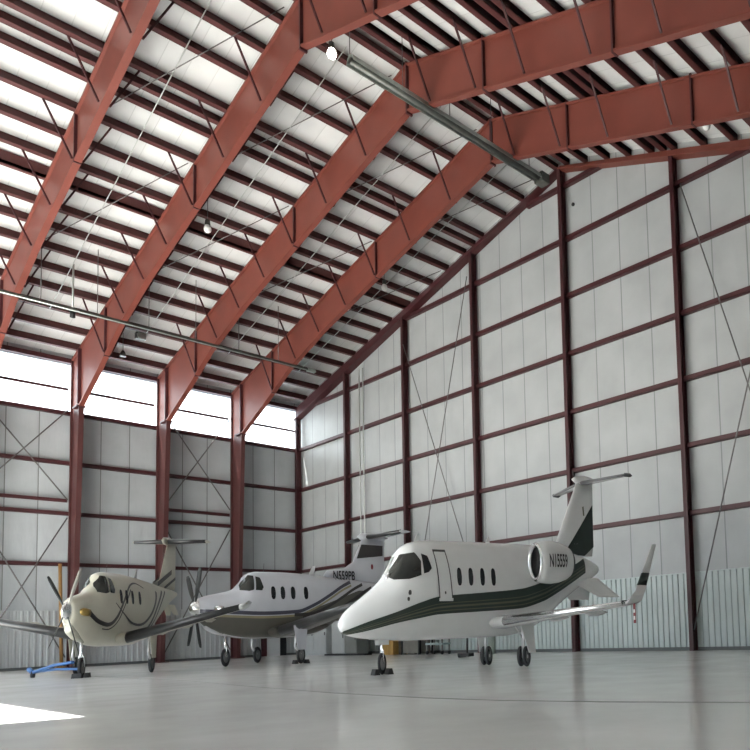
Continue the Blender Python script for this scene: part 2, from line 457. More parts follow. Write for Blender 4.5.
# brace rods
def rod(a, b, r, label, name='brace_rod', mt=ROD, grp=None):
    o = MB().tube([a, b], r, 6).build(name, mt); tag(o, label, 'brace rod', grp); return o
def und(x, y): return (x, y, zl(x) - .12)
for k, t in ((0, 'in the roof bay against the gable wall'), (1, 'in the second roof bay from the gable wall'),
             (2, 'in the third roof bay from the gable wall'), (3, 'in the roof bay nearest the left edge')):
    ym = -BAY * k - 1.55
    rod(und(17.9, ym - .05), und(3.2, ym + .05), .014, 'pale sag rod down the left slope ' + t, mt=PIPE, grp='sag rods under the left roof slope')
    rod(und(17.9, -BAY * k - .25), und(12.0, -BAY * (k + 1) + .25), .014, 'thin upper diagonal roof rod ' + t, grp='diagonal rods under the left roof slope')
    rod(und(12.0, -BAY * k - .25), und(6.0, -BAY * (k + 1) + .25), .014, 'thin lower diagonal roof rod ' + t, grp='diagonal rods under the left roof slope')
y0 = -.12
rod((13.4, y0, 14.3), (9.25, y0, .4), .018, 'thin gable wall brace rod between the jet cockpit columns, leaning left', grp='gable wall brace rods')
rod((9.2, y0, 12.8), (13.5, y0, 2.6), .018, 'thin gable wall brace rod between the jet cockpit columns, leaning right', grp='gable wall brace rods')
rod((23.3, y0, 13.8), (27.2, y0, .6), .02, 'thin gable wall brace rod at the far right, falling to the right', grp='gable wall brace rods')
rod((27.2, y0, 13.5), (23.1, y0, .6), .02, 'thin gable wall brace rod at the far right, falling to the column foot', grp='gable wall brace rods')
x0 = .2
for (y1, z1, y2, z2, t) in ((-11.9, 10.1, -9.2, 6.5, 'upper rod left of the cream turboprop column, falling right'), (-9.2, 10.1, -11.9, 6.6, 'upper rod left of the cream turboprop column, falling left'),
                            (-11.9, 5.8, -9.2, .4, 'lower rod above the cream turboprop wing, falling right'), (-9.2, 5.8, -11.9, .4, 'lower rod above the cream turboprop wing, falling left'),
                            (-5.85, 10.6, -3.2, 6.7, 'upper rod between the two middle columns, falling right'), (-3.2, 10.9, -5.85, 6.6, 'upper rod between the two middle columns, falling left'),
                            (-5.85, 5.8, -3.2, .4, 'lower rod behind the cream turboprop tail, falling right'), (-3.2, 5.8, -5.85, .3, 'lower rod behind the cream turboprop tail, falling left')):
    rod((x0, y1, z1), (x0, y2, z2), .025, 'left wall brace rod, ' + t, grp='left wall brace rods')

# conduits on the gable wall
for x, t in ((5.8, 'left of the pair'), (6.1, 'right of the pair')):
    o = MB().tube([(x, -.09, 0), (x, -.09, 12.6)], .025, 8).build('conduit', PIPE)
    tag(o, 'pale vertical conduit on the gable wall, ' + t, 'conduit')

# tube heaters
def heater(name, label, x, z, ya, yb, r, mt, mt2, hang):
    T = thing(name, label, 'heater', (x, (ya + yb) / 2, z))
    MB().tube([(x, ya, z), (x, yb, z)], r * .5, 14).build('burner_tube', mt, T)
    n = 24; rg = []
    h = MB()
    prof = [(-r * 1.0, -r * .35), (-r * .75, r * .55), (-r * .35, r * .95), (r * .35, r * .95), (r * .75, r * .55), (r * 1.0, -r * .35)]
    inn = [(a * .93, b * .93 - .005) for a, b in prof]
    pl = prof + inn[::-1]
    h.prism([(x + a, z + b) for a, b in pl], min(ya, yb), max(ya, yb))
    h.build('reflector', mt2, T)
    y = ya
    step = 1.5 if yb > ya else -1.5
    while (yb - y) * step > 0:
        top = min(deck(x) - .02, hang) if hang else deck(x) - .02
        MB().tube([(x, y, z + r * .9), (x, y, top)], .012, 6).build('hanger', ROD, T)
        y += step
    b = MB(); b.box(x - r * 1.1, x + r * 1.1, yb - .02, yb + .3, z - r * .8, z + r * 1.05); b.build('burner_box', mt, T)
    return T
heater('tube_heater', 'dark metal tube heater hanging under the ridge', 19.2, 14.9, -8.3, -1.9, .16, GALVD, GALV, 0)
heater('tube_heater', 'silver tube heater hanging low along the left eave', 6.5, 11.72, -14.5, -2.8, .075, GALV, GALVD, 0)

# lamps and hanging things
def lamp(x, y, z, label, lit, top=None):
    T = thing('bay_lamp', label, 'lamp', (x, y, z), 'high bay lamps')
    MB().lathe((x, y, z), 'z', [(-.12, .001), (-.11, .05), (-.07, .095), (0, .115), (.07, .1), (.13, .07)], 18).build('globe', LIT if lit else LAMPW, T)
    MB().lathe((x, y, z), 'z', [(.12, .07), (.15, .08), (.30, .07), (.35, .001)], 14).build('ballast', GALVD, T)
    MB().tube([(x, y, z + .34), (x, y, deck(x) - .02)], .012, 6).build('stem', ROD, T)
lamp(18.1, -8.15, 15.75, 'lit round lamp glowing beside the ridge heater', True)
lamp(10.6, -8.2, 13.9, 'unlit glass lamp high over the cream turboprop tail', False)
lamp(10.35, -1.7, 14.3, 'unlit glass lamp near the gable wall, below the left slope', False)
lamp(25.0, -1.25, 14.2, 'unlit white lamp under the right slope', False)
T = thing('drop_pole', 'slim pale pole hanging from the left slope purlins', 'pole', (5.8, -10.5, 11.9))
MB().tube([(5.8, -10.5, 11.95), (5.8, -10.5, zl(5.8))], .03, 8).build('pole', PIPE, T)
MB().lathe((5.8, -10.5, 11.85), 'z', [(-.14, .02), (-.12, .08), (.08, .08), (.12, .03)], 12, True).build('sensor_head', DARKM, T)
T = thing('unit_heater', 'small round grey fan heater hanging under the left eave', 'heater', (2.6, -7.5, 12.9))
MB().box(2.42, 2.62, -7.68, -7.36, 12.75, 13.05 - .05).build('housing', GALVD, T)
MB().lathe((2.63, -7.52, 12.87), 'x', [(0, .15), (.04, .16), (.06, .14), (.05, .03), (.05, .001)], 18).build('fan_grille', GALV, T)
T = thing('eave_flood_lamp', 'small dark flood lamp hanging above the bright windows', 'lamp', (2.2, -8.0, 12.4))
MB().lathe((2.2, -8.0, 12.15), 'z', [(-.13, .11), (0, .09), (.1, .04)], 12, True).build('shade', GALVD, T)
MB().tube([(2.2, -8.0, 12.2), (2.2, -8.0, deck(2.2) - .02)], .012, 6).build('stem', ROD, T)
for z, t in ((16.0, 'upper'), (15.15, 'lower')):
    o = MB().lathe((18.72, .19, z), 'y', [(.02, .06), (-.03, .06), (-.03, .001)], 10).build('wall_vent_cap', DARKM)
    tag(o, t + ' small black round cap on the gable wall under the ridge', 'vent cap')

# door in the left wall near the corner and floor level things along the gable wall
dd = struct('door_1', MB().box(-.2, -.1, -1.45, -.82, 0, 2.15), TRIMW)
m = MB(); m.box(-.2, -.06, -1.68, -1.45, 0, 2.25); m.build('door_frame', REDC, dd)
m = MB(); m.box(-.2, -.04, -.82, -.55, 0, 2.25); m.build('door_frame', DARKM, dd)
MB().lathe((-.08, -.95, 1.0), 'x', [(-.03, .03), (.05, .03), (.06, .001)], 10).build('door_handle', CHROME, dd)

def cabinet(label, x0, x1, y0, y1, h, mt, n, name='storage_cabinet', mh=ROD):
    T = thing(name, label, 'cabinet', ((x0 + x1) / 2, (y0 + y1) / 2, 0))
    m = MB(); m.box(x0, x1, y0 + .02, y1, .08, h); m.box(x0 + .03, x1 - .03, y0 + .06, y1 - .02, 0, .08); m.build('body', mt, T)
    for i in range(n):
        a = x0 + (x1 - x0) * i / n + .012; b = x0 + (x1 - x0) * (i + 1) / n - .012
        dr = MB().box(a, b, y0, y0 + .019, .1, h - .02).build('door', mt, T)
        MB().box(b - .1, b - .07, y0 - .03, y0, h * .5, h * .5 + .14).build('handle', mh, dr)
cabinet('tall pale cabinet behind the silver turboprop main wheel', 2.2, 4.35, -.95, -.4, 1.75, CAB, 2)
cabinet('pale grey cabinet on a dark plinth under the jet nose', 4.82, 5.85, -.95, -.4, 1.45, CAB, 1)
cabinet('mid grey cabinet standing right of the pale one behind the jet nose', 5.87, 6.8, -.95, -.4, 1.25, CABD, 1)
o = MB().box(4.85, 8.0, -1.3, -1.0, 0, .07).build('floor_skid', DARKM); tag(o, 'low black skid on the floor in front of the grey cabinets', 'skid')
def carton(label, x0, x1, y0, y1, h, mt, z=0, name='cardboard_box', cat='box'):
    T = thing(name, label, cat, ((x0 + x1) / 2, (y0 + y1) / 2, z))
    MB().box(x0, x1, y0, y1, z, z + h).build('body', mt, T)
    m = MB(); m.box(x0 - .01, x1 + .01, y0 - .012, y1 + .01, z + h - .05, z + h + .01); m.box((x0 + x1) / 2 - .03, (x0 + x1) / 2 + .03, y0 - .014, y0 - .002, z, z + h); m.build('lid', mt, T)
carton('tan cardboard box behind the jet nose wheel', 8.75, 9.12, -1.0, -.35, .66, TAN)
carton('tan cardboard box touching the dark brown board', 9.14, 9.5, -1.0, -.35, .76, TAN)
o = MB().box(9.56, 9.95, -.8, -.7, 0, .8).build('leaning_board', BROWN); tag(o, 'dark brown board standing right of the tan boxes', 'board')
T = thing('wire_crate', 'grey crate with black corner posts under the jet belly', 'crate', (10.65, -.7, 0))
MB().box(10.14, 11.14, -.98, -.45, .05, .7).build('bin', GREYB, T)
for x in (10.05, 11.16):
    for y in (-1.02, -.42): MB().box(x, x + .09, y, y + .07, 0, .78).build('post', DARKM, T)
T = thing('service_cart', 'pale teal service cart under the jet belly', 'cart', (12.1, -.8, 0))
MB().box(11.6, 12.6, -1.0, -.6, .35, .42).build('lower_tray', TEAL, T)
MB().box(11.6, 12.6, -1.0, -.6, .75, .82).build('upper_tray', TEAL, T)
for x in (11.62, 12.52):
    for y in (-.98, -.66):
        MB().box(x, x + .05, y, y + .05, .12, .82).build('leg', CABD, T)
        MB().lathe((x + .025, y + .025, .07), 'y', [(-.02, .001), (-.02, .07), (.02, .07), (.02, .001)], 12).build('caster', TYRE, T)
T = thing('floor_jack', 'low black floor jack with upright handle left of the jet wheels', 'jack', (16.3, -3.0, 0))
MB().box(16.2, 16.75, -3.1, -2.9, .03, .13).build('frame', DARKM, T)
MB().tube([(16.55, -3.0, .12), (16.57, -3.0, .75)], .03, 8).build('handle', DARKM, T)
MB().lathe((16.3, -3.0, .06), 'y', [(-.13, .001), (-.13, .06), (.13, .06), (.13, .001)], 12).build('roller', TYRE, T)
o = MB().tube([(15.12, -.8, 0), (15.12, -.8, 1.3)], .13, 12).build('bollard_post', mat('grey_green_post', (.25, .29, .26), .6, var=.1)); tag(o, 'grey green post standing behind the jet main wheels', 'post')
T = thing('yellow_pole', 'ochre pole standing by the frame column at the cream propeller', 'pole', (.25, -9.32, 0))
MB().tube([(.25, -9.32, .06), (.2, -9.4, 4.0)], .06, 10).build('pole', OCHRE, T)
MB().box(.1, .4, -9.5, -9.2, 0, .06).build('foot', OCHRE, T)

# ------------------------------------------------------------------ aircraft tools
def interp(tab, x, k):
    if x <= tab[0][0]: return tab[0][k]
    for a, b in zip(tab[:-1], tab[1:]):
        if a[0] <= x <= b[0]:
            t = (x - a[0]) / (b[0] - a[0]); return a[k] + (b[k] - a[k]) * t
    return tab[-1][k]
def smooth_tab(tab, step=.12):
    """Catmull-Rom (monotone clamped) resample of a station table"""
    out = []; xs = [t[0] for t in tab]
    n = len(tab[0])
    def slope(i, k):
        if i == 0 or i == len(tab) - 1: 
            j = (0, 1) if i == 0 else (-2, -1)
            return (tab[j[1]][k] - tab[j[0]][k]) / (tab[j[1]][0] - tab[j[0]][0])
        d0 = (tab[i][k] - tab[i - 1][k]) / (tab[i][0] - tab[i - 1][0]); d1 = (tab[i + 1][k] - tab[i][k]) / (tab[i + 1][0] - tab[i][0])
        if d0 * d1 <= 0: return 0
        return 2 * d0 * d1 / (d0 + d1)
    for i in range(len(tab) - 1):
        a, b = tab[i], tab[i + 1]; h = b[0] - a[0]; m = max(1, int(math.ceil(h / step)))
        for q in range(m):
            t = q / m; row = [a[0] + h * t]
            for k in range(1, n):
                s0, s1 = slope(i, k), slope(i + 1, k)
                row.append((2 * t**3 - 3 * t**2 + 1) * a[k] + (t**3 - 2 * t**2 + t) * h * s0 + (-2 * t**3 + 3 * t**2) * b[k] + (t**3 - t**2) * h * s1)
            out.append(tuple(row))
    out.append(tab[-1]); return out

class Plane:
    def __init__(self, name, label, cat, px, py, yaw, sl, sw, tab, n=2.25, seg=40, k=1.):
        sl, sw, self.k = sl * k, sw * k, k
        self.f = (math.sin(yaw), -math.cos(yaw)); self.g = (math.cos(yaw), math.sin(yaw))
        self.px, self.py, self.sl, self.sw, self.n, self.seg = px, py, sl, sw, n, seg
        self.root = thing(name, label, cat, (px, py, 0))
        self.tab = smooth_tab(tab)
    def T(self, x, y, z):
        a = self.sl * (2 - x); b = self.sw * y
        return Vector((self.px + self.f[0] * a + self.g[0] * b, self.py + self.f[1] * a + self.g[1] * b, z * self.k))
    def mb(self): return MB(self.T)
    def dims(self, x): return interp(self.tab, x, 1), interp(self.tab, x, 2), interp(self.tab, x, 3)
    def fuselage(self, x0, x1, mt, name='fuselage', zmax=None):
        rings = []
        for row in self.tab:
            x, zb, zt, w = row
            if x < x0 - 1e-6 or x > x1 + 1e-6: continue
            zc, h = (zb + zt) / 2, (zt - zb) / 2; ring = []
            for k in range(self.seg):
                a = 2 * PI * k / self.seg; c, s = math.cos(a), math.sin(a)
                ring.append((x, w * math.copysign(abs(c) ** (2 / self.n), c), zc + h * math.copysign(abs(s) ** (2 / self.n), s)))
            rings.append(ring)
        m = self.mb(); m.loft(rings); return m.build(name, mt, self.root)
    def surf(self, x, z, side=1, eps=.008):
        zb, zt, w = self.dims(x); zc, h = (zb + zt) / 2, max((zt - zb) / 2, 1e-4)
        u = max(-1, min(1, (z - zc) / h)); y = w * max(0, 1 - abs(u) ** self.n) ** (1 / self.n)
        # outward normal offset
        e = .004; gy = (max(y, 1e-3) / w) ** (self.n - 1) / w; gz = math.copysign(abs(u) ** (self.n - 1), u) / h
        L = math.hypot(gy, gz) or 1
        return (x, side * (y + eps * gy / L), z + eps * gz / L)
    def strip(self, xs, flo, fhi, mt, name, parent=None, side=1, rows=6, eps=.008, ret=False):
        m = self.mb(); pts = []; fs = []
        for x in xs:
            zb, zt, w = self.dims(x)
            lo, hi = max(flo(x), zb + .002), min(fhi(x), zt - .0005)
            if hi < lo: hi = lo
            for r in range(rows + 1):
                pts.append(self.surf(x, lo + (hi - lo) * r / rows, side, eps))
        for i in range(len(xs) - 1):
            for r in range(rows):
                a = i * (rows + 1) + r; fs.append((a, a + 1, a + rows + 2, a + rows + 1))
        m.add(pts, fs, True)
        if ret: return m
        return m.build(name, mt, parent or self.root)
    def poly(self, pts, mt, name, parent=None, side=1, eps=.01, cols=24, rows=8, ret=False):
        """convex polygon in (x,z) laid on the skin"""
        x0, x1 = min(p[0] for p in pts), max(p[0] for p in pts)
        def rng(x):
            zs = []
            for (a, b), (c, d_) in zip(pts, pts[1:] + pts[:1]):
                if min(a, c) - 1e-9 <= x <= max(a, c) + 1e-9:
                    zs += [b, d_] if abs(a - c) < 1e-9 else [b + (d_ - b) * (x - a) / (c - a)]
            return min(zs), max(zs)
        xs = [x0 + (x1 - x0) * i / cols for i in range(cols + 1)]; R = {x: rng(x) for x in xs}
        return self.strip(xs, lambda x: R[x][0], lambda x: R[x][1], mt, name, parent, side, rows, eps, ret)
    def oval(self, x, z, rx, rz, mt, name, parent=None, side=1, eps=.01, p=2.6):
        pts = []
        for k in range(28):
            a = 2 * PI * k / 28; c, s = math.cos(a), math.sin(a)
            pts.append((x + rx * math.copysign(abs(c) ** (2 / p), c), z + rz * math.copysign(abs(s) ** (2 / p), s)))
        return self.poly(pts, mt, name, parent, side, eps, 14, 6)
    def ribbon(self, path, wd, mt, name, parent=None, side=1, eps=.009, k=60):
        """painted line following a smooth path in (x,z); wd = width in z metres (list or number)"""
        P = []
        n = len(path)
        for i in range(n - 1):
            p0, p1, p2, p3 = path[max(i - 1, 0)], path[i], path[i + 1], path[min(i + 2, n - 1)]
            m = max(3, k // n)
            for q in range(m + (i == n - 2)):
                t = q / m
                P.append([.5 * ((2 * p1[c]) + (-p0[c] + p2[c]) * t + (2 * p0[c] - 5 * p1[c] + 4 * p2[c] - p3[c]) * t * t + (-p0[c] + 3 * p1[c] - 3 * p2[c] + p3[c]) * t**3) for c in range(2)])
        pts = []; rows = 3
        for i, (x, z) in enumerate(P):
            a, b = P[max(i - 1, 0)], P[min(i + 1, len(P) - 1)]
            dx, dz = (b[0] - a[0]) * self.sl, b[1] - a[1]; L = math.hypot(dx, dz) or 1
            f = i / (len(P) - 1)
            ww = wd if not isinstance(wd, (list, tuple)) else wd[0] + (wd[1] - wd[0]) * f
            nx, nz = -dz / L / self.sl * ww / 2, dx / L * ww / 2
            for r in range(rows + 1):
                t = r / rows * 2 - 1
                pts.append(self.surf(x + nx * t, z + nz * t, side, eps))
        fs = []
        for i in range(len(P) - 1):
            for r in range(rows):
                a = i * (rows + 1) + r; fs.append((a, a + 1, a + rows + 2, a + rows + 1))
        m = self.mb(); m.add(pts, fs, True); return m.build(name, mt, parent or self.root)
    def section(self, lx, y, z, ch, th, c0=0., c1=1., grow=0., vert=False, n=12):
        """airfoil outline; vert = section of a vertical fin at height z"""
        def t(c): return 5 * th * ch * (.2969 * math.sqrt(c) - .126 * c - .3516 * c * c + .2843 * c**3 - .1036 * c**4)
        cs = [c0 + (c1 - c0) * (1 - math.cos(PI * i / n)) / 2 for i in range(n + 1)]
        up = [(lx + c * ch, t(c) + grow) for c in cs]; dn = [(lx + c * ch, -t(c) - grow) for c in cs[::-1]]
        if grow: up[0] = (up[0][0] - grow, 0); dn[-1] = (dn[-1][0] - grow, 0)
        if vert: return [(x, y + o, z) for x, o in up + dn]
        return [(x, y, z + o) for x, o in up + dn]
    def wing(self, secs, mt, name, parent=None, **kw):
        m = self.mb(); m.loft([self.section(*s, **kw) for s in secs], True, True); return m.build(name, mt, parent or self.root)
    def wheel(self, parent, x, y, R, W, z=None):
        z = R if z is None else z
        t = self.mb()
        t.lathe((x, y, z), 'y', [(-W * .3, R * .55), (-W * .5, R * .68), (-W * .5, R * .85), (-W * .32, R * .97), (0, R), (W * .32, R * .97), (W * .5, R * .85), (W * .5, R * .68), (W * .3, R * .55)], 32)
        o = t.build('wheel', TYRE, parent)
        return o
    def rim(self, parent, x, y, R, W, z=None):
        z = R if z is None else z
        r = self.mb(); r.lathe((x, y, z), 'y', [(-W * .34, .001), (-W * .34, R * .3), (-W * .42, R * .6), (W * .42, R * .6), (W * .34, R * .3), (W * .34, .001)], 24)
        return r.build('rim', RIM, parent)
    def text(self, body, x0, z0, height, width, mt, name, fn, parent):
        cu = bpy.data.curves.new('lettering', 'FONT'); cu.body = body; cu.size = 1; cu.offset = .018
        ob = bpy.data.objects.new('lettering', cu)
        me = bpy.data.meshes.new_from_object(ob)
        import bmesh
        bm = bmesh.new(); bm.from_mesh(me); bmesh.ops.triangulate(bm, faces=bm.faces)
        for _ in range(3): bmesh.ops.subdivide_edges(bm, edges=[e for e in bm.edges if e.calc_length() > .12], cuts=1); bmesh.ops.triangulate(bm, faces=bm.faces)
        bm.to_mesh(me); bm.free()
        xs = [v.co.x for v in me.vertices]; ys = [v.co.y for v in me.vertices]
        m = self.mb()
        pts = []
        for v in me.vertices:
            u = (v.co.x - min(xs)) / (max(xs) - min(xs)); q = (v.co.y - min(ys)) / (max(ys) - min(ys))
            pts.append(fn(x0 + u * width, z0 + q * height))
        m.add(pts, [tuple(p.vertices) for p in me.polygons])
        bpy.data.objects.remove(ob); bpy.data.curves.remove(cu); bpy.data.meshes.remove(me)
        return m.build(name, mt, parent)

def frange(a, b, n): return [a + (b - a) * i / n for i in range(n + 1)]
def lut(tab):
    st = smooth_tab([tuple(t) for t in tab], .15)
    return lambda x: interp(st, x, 1)

# ------------------------------------------------------------------ the white jet
JT = [(.40, 1.0, 1.06, .03), (.52, .89, 1.15, .15), (.75, .83, 1.27, .26), (1.15, .78, 1.41, .40), (1.7, .74, 1.57, .53), (2.6, .70, 1.86, .72), (2.98, .69, 2.03, .79),
      (3.72, .67, 2.53, .88), (4.3, .66, 2.70, .94), (5.4, .66, 2.77, .98), (8.2, .66, 2.78, .98), (10.6, .68, 2.78, .98), (12.2, .84, 2.77, .94),
      (13.6, 1.18, 2.74, .82), (15, 1.55, 2.66, .60), (16.2, 1.82, 2.55, .38), (17.2, 2.02, 2.42, .2), (17.7, 2.14, 2.32, .08)]
J = Plane('business_jet', 'white twin engine business jet with dark green stripes, front right', 'airplane', 21.504, -9.416, -.2121, .36717, .68342, JT)
fus = J.fuselage(0, 20, JWHITE)
top = lut([(.55, .90), (1.6, 1.06), (3.1, 1.255), (4.4, 1.44), (5.41, 1.545), (7.88, 1.615), (10.55, 1.70), (12.2, 1.86), (13.47, 2.04), (15.0, 2.28), (16.2, 2.47)])
bot = lut([(.55, .82), (1.6, .89), (3.1, 1.03), (4.4, 1.12), (5.39, 1.18), (7.86, 1.22), (10.52, 1.27), (12.2, 1.42), (13.43, 1.62), (15.0, 1.9), (16.2, 2.12)])
xs = frange(.5, 16.2, 110)
for side in (1, -1):
    J.strip(xs, bot, top, GREEN, 'stripe', fus, side, 8)
    for f0, f1, mt in ((.56, .60, OLIVE), (.34, .44, OLIVE), (.16, .21, OLIVE)):
        J.strip(xs, lambda x: bot(x) + f0 * (top(x) - bot(x)), lambda x: bot(x) + f1 * (top(x) - bot(x)), mt, 'pinstripe', fus, side, 2, .012)
    # windshield: front pane and side pane
    J.poly([(2.93, 1.94), (3.06, 2.07), (3.58, 2.42), (4.2, 2.455), (4.44, 2.27), (4.40, 1.98), (3.75, 1.90), (3.05, 1.89)], GLASSC, 'windshield_pane', fus, side)
    J.poly([(4.52, 2.01), (4.60, 2.28), (4.52, 2.43), (4.84, 2.38), (4.99, 2.12), (4.8, 2.04)], GLASSD, 'windshield_pane', fus, side)
    for x in (6.6, 7.31, 8.05, 8.76):
        J.oval(x, 1.955, .15, .19, GLASSD, 'cabin_window', fus, side)
# door outline on the port side
dr = J.poly([(5.38, 1.50), (5.22, 2.50), (5.92, 2.50), (6.14, 1.50)], JWHITE, 'cabin_door', J.root, 1, .012)
for a, b in (((5.22, 2.50), (5.38, 1.5)), ((5.92, 2.50), (6.14, 1.5))):
    J.ribbon([(a[0] + (b[0] - a[0]) * t, a[1] + (b[1] - a[1]) * t) for t in (0, .25, .5, .75, 1)], .022, LINE, 'door_seam', dr, 1, .016)
J.strip(frange(5.2, 5.96, 8), lambda x: 2.47, lambda x: 2.52, LINE, 'door_seam', dr, 1, 2, .016)
J.strip(frange(5.34, 6.18, 8), lambda x: 1.45, lambda x: 1.51, JWHITE, 'door_sill', dr, 1, 2, .03)
J.oval(5.72, 1.62, .05, .03, LINE, 'door_handle', dr, 1, .016)
for q in ((3.72, 1.62), (3.66, 1.50)): J.oval(q[0], q[1], .07, .04, LINE, 'static_port', fus, 1)
J.oval(3.74, 1.63, .08, .05, LINE, 'pitot_port', fus, 1)
J.mb().tube([(2.8, .3, 1.92), (3.0, .34, 2.0)], .05, 8).build('wiper', CHROME, fus)
for sd in (1, -1): J.mb().tube([(2.95, .05 * sd, 2.03), (3.5, .05 * sd, 2.39)], .03, 6).build('windshield_wiper', JWHITE, fus)
NP = [(10.98, .385), (11.05, .43), (11.4, .47), (12.0, .485), (12.6, .46), (13.1, .40), (13.4, .33)]
for side in (1, -1):
    secs = [(8.6, .75 * side, .98, 3.0, .10), (9.1, 1.1 * side, 1.0, 2.4, .11), (9.75, 3.6 * side, 1.10, 1.6, .10), (10.45, 6.45 * side, 1.21, .9, .10)]
    wg = J.wing(secs, JWHITE, 'wing')
    J.wing([(s[0], s[1], s[2], s[3], s[4]) for s in secs[1:]], CHROME, 'leading_edge', wg, c0=0., c1=.06, grow=.012)
    wl = J.mb()
    def wsec(x, yy, zz, ch, gr=0., th=.09): return [(px, yy * side + pz * .9 * side, zz + pz * .2) for px, py, pz in J.section(x, 0, 0, ch, th, grow=gr)]
    wl.loft([J.section(10.45, 6.43 * side, 1.21, .9, .1), J.section(10.55, 6.55 * side, 1.26, .85, .09), wsec(10.78, 6.66, 1.42, .66), wsec(11.85, 6.76, 2.28, .28)], True, True)
    wl.build('winglet', JWHITE, wg)
    b = J.mb()
    b.loft([wsec(10.9, 6.672, 1.52, .616, .01), wsec(11.18, 6.698, 1.745, .517, .01)], True, True)
    b.build('winglet_band', GREEN, wg)
    J.mb().tube([(10.4, 6.35 * side, 1.22), (10.6, 6.4 * side, 1.22)], .04, 8).build('navigation_light', DARKM, wg)
    for yy in (2.6, 4.6):
        f_ = J.mb(); f_.loft([[(x, yy * side + .06 * math.cos(a), 1.02 + .06 * (yy - 2.6) / 2 + r * math.sin(a)) for a in [2 * PI * k / 10 for k in range(10)]] for x, r in ((10.4, .01), (10.8, .08), (11.3, .08), (11.9, .01))])
        f_.build('flap_fairing', JWHITE, wg)
    # engine
    zc, yc = 2.27, 1.52 * side
    en = J.mb(); prof = NP
    en.lathe((0, yc, zc), 'x', prof, 36); eo = en.build('engine_nacelle', JWHITE, J.root)
    r = J.mb(); r.lathe((0, yc, zc), 'x', [(11.12, .335), (11.0, .35), (10.94, .38), (10.96, .41), (11.06, .434)], 36); r.build('intake_ring', CHROME, eo)
    r = J.mb(); r.lathe((0, yc, zc), 'x', [(11.02, .355), (11.5, .345), (11.55, .2), (11.4, .1), (11.25, .001)], 36); r.build('fan', DARKM, eo)
    r = J.mb(); r.lathe((0, yc, zc), 'x', [(13.36, .335), (13.6, .26), (13.55, .2), (13.4, .18), (13.5, .1), (13.7, .001)], 30); r.build('exhaust_nozzle', DARKM, eo)
    p = J.mb(); p.loft([[(11.6 + c * 2.0, y_, zc + .1 + o) for c, o in ((0, 0), (.2, .09), (.6, .09), (1, 0), (.6, -.09), (.2, -.09))] for y_ in (.7 * side, 1.15 * side)], True, False)
    p.build('pylon', JWHITE, J.root)
    # ventral fin
    v = J.mb(); v.loft([[(x, .22 * side + o * .5, 2.0 + 0 * o) for x, y_, o in [(14.6, 0, 0), (15.5, 0, .05), (17.1, 0, .05), (17.4, 0, 0), (17.1, 0, -.05), (15.5, 0, -.05)]],
                        [(x, .95 * side + o * .5, 1.5) for x, y_, o in [(16.5, 0, 0), (16.9, 0, .03), (17.9, 0, .03), (18.2, 0, 0), (17.9, 0, -.03), (16.9, 0, -.03)]]], True, False)
    v.build('ventral_fin', JWHITE, J.root)
def nac(x, z):
    r = interp(NP, x, 1)
    return (x, 1.52 + math.sqrt(max(.001, r * r - (z - 2.27) ** 2)) + .02, z)
port_engine = [o for o in J.root.children if o.name.startswith('engine_nacelle')][0]
J.text('N15559', 11.48, 2.13, .30, 1.3, LETTER, 'registration_number', nac, port_engine)
# tail
fn = J.mb(); fn.loft([J.section(13.2, 0, 2.55, 4.1, .06, vert=True), J.section(14.35, 0, 2.85, 3.1, .08, vert=True), J.section(16.2, 0, 4.42, 1.32, .09, vert=True)], True, True)
fin = fn.build('tail_fin', JWHITE, J.root)
def finy(x, z):
    t = max(0, min(1, (z - 2.85) / (4.42 - 2.85))); lx = 14.35 + 1.85 * t; ch = 3.1 - 1.78 * t; c = max(0, min(1, (x - lx) / ch))
    th = 5 * (.08 + .01 * t) * ch * (.2969 * math.sqrt(c) - .126 * c - .3516 * c * c + .2843 * c**3 - .1036 * c**4)
    if z < 2.85:
        t = max(0, (z - 2.55) / .3); lx = 13.2 + 1.15 * t; ch = 4.1 - t; c = max(0, min(1, (x - lx) / ch))
        th = 5 * .07 * ch * (.2969 * math.sqrt(c) - .126 * c - .3516 * c * c + .2843 * c**3 - .1036 * c**4)
    return th
for side in (1, -1):
    m = J.mb(); pts = []; fs = []; n = 12; rows = 10
    for i in range(n + 1):
        x = 14.9 + (17.44 - 14.9) * i / n
        lo = 2.56 if x < 15.9 else 2.56 + (x - 15.9) * .62 * 0 + max(0, (x - 16.2)) * .15
        hi = 2.62 + (x - 14.9) * .49
        lo = max(2.56, 2.35 + (x - 15.9) * .29)
        for r in range(rows + 1):
            z = lo + (hi - lo) * r / rows
            pts.append((x, side * (finy(x, z) + .012), z))
    for i in range(n):
        for r in range(rows):
            a = i * (rows + 1) + r; fs.append((a, a + 1, a + rows + 2, a + rows + 1))
    m.add(pts, fs, True); m.build('fin_band', GREEN, fin)
    m = J.mb(); pts = [(16.55, side * (finy(16.6, 3.6) + .012), 3.56), (16.68, side * (finy(16.7, 3.6) + .012), 3.56), (16.62, side * (finy(16.6, 3.8) + .012), 3.80), (16.5, side * (finy(16.6, 3.8) + .012), 3.78)]
    m.add(pts, [(0, 1, 2, 3)]); m.build('fin_emblem', OLIVE, fin)
    st = J.wing([(16.35, 0, 4.38, 1.0, .07), (17.0, 2.24 * side, 4.34, .62, .07)], JWHITE, 'stabilizer')
    J.wing([(16.35, .12 * side, 4.38, 1.0, .07), (17.0, 2.24 * side, 4.34, .62, .07)], BOOTL, 'leading_edge', st, c0=0., c1=.1, grow=.012)
    J.mb().lathe((0, 2.24 * side, 4.34), 'x', [(16.95, .001), (17.05, .05), (17.5, .05), (17.7, .001)], 10).build('tip_cap', BOOTL, st)
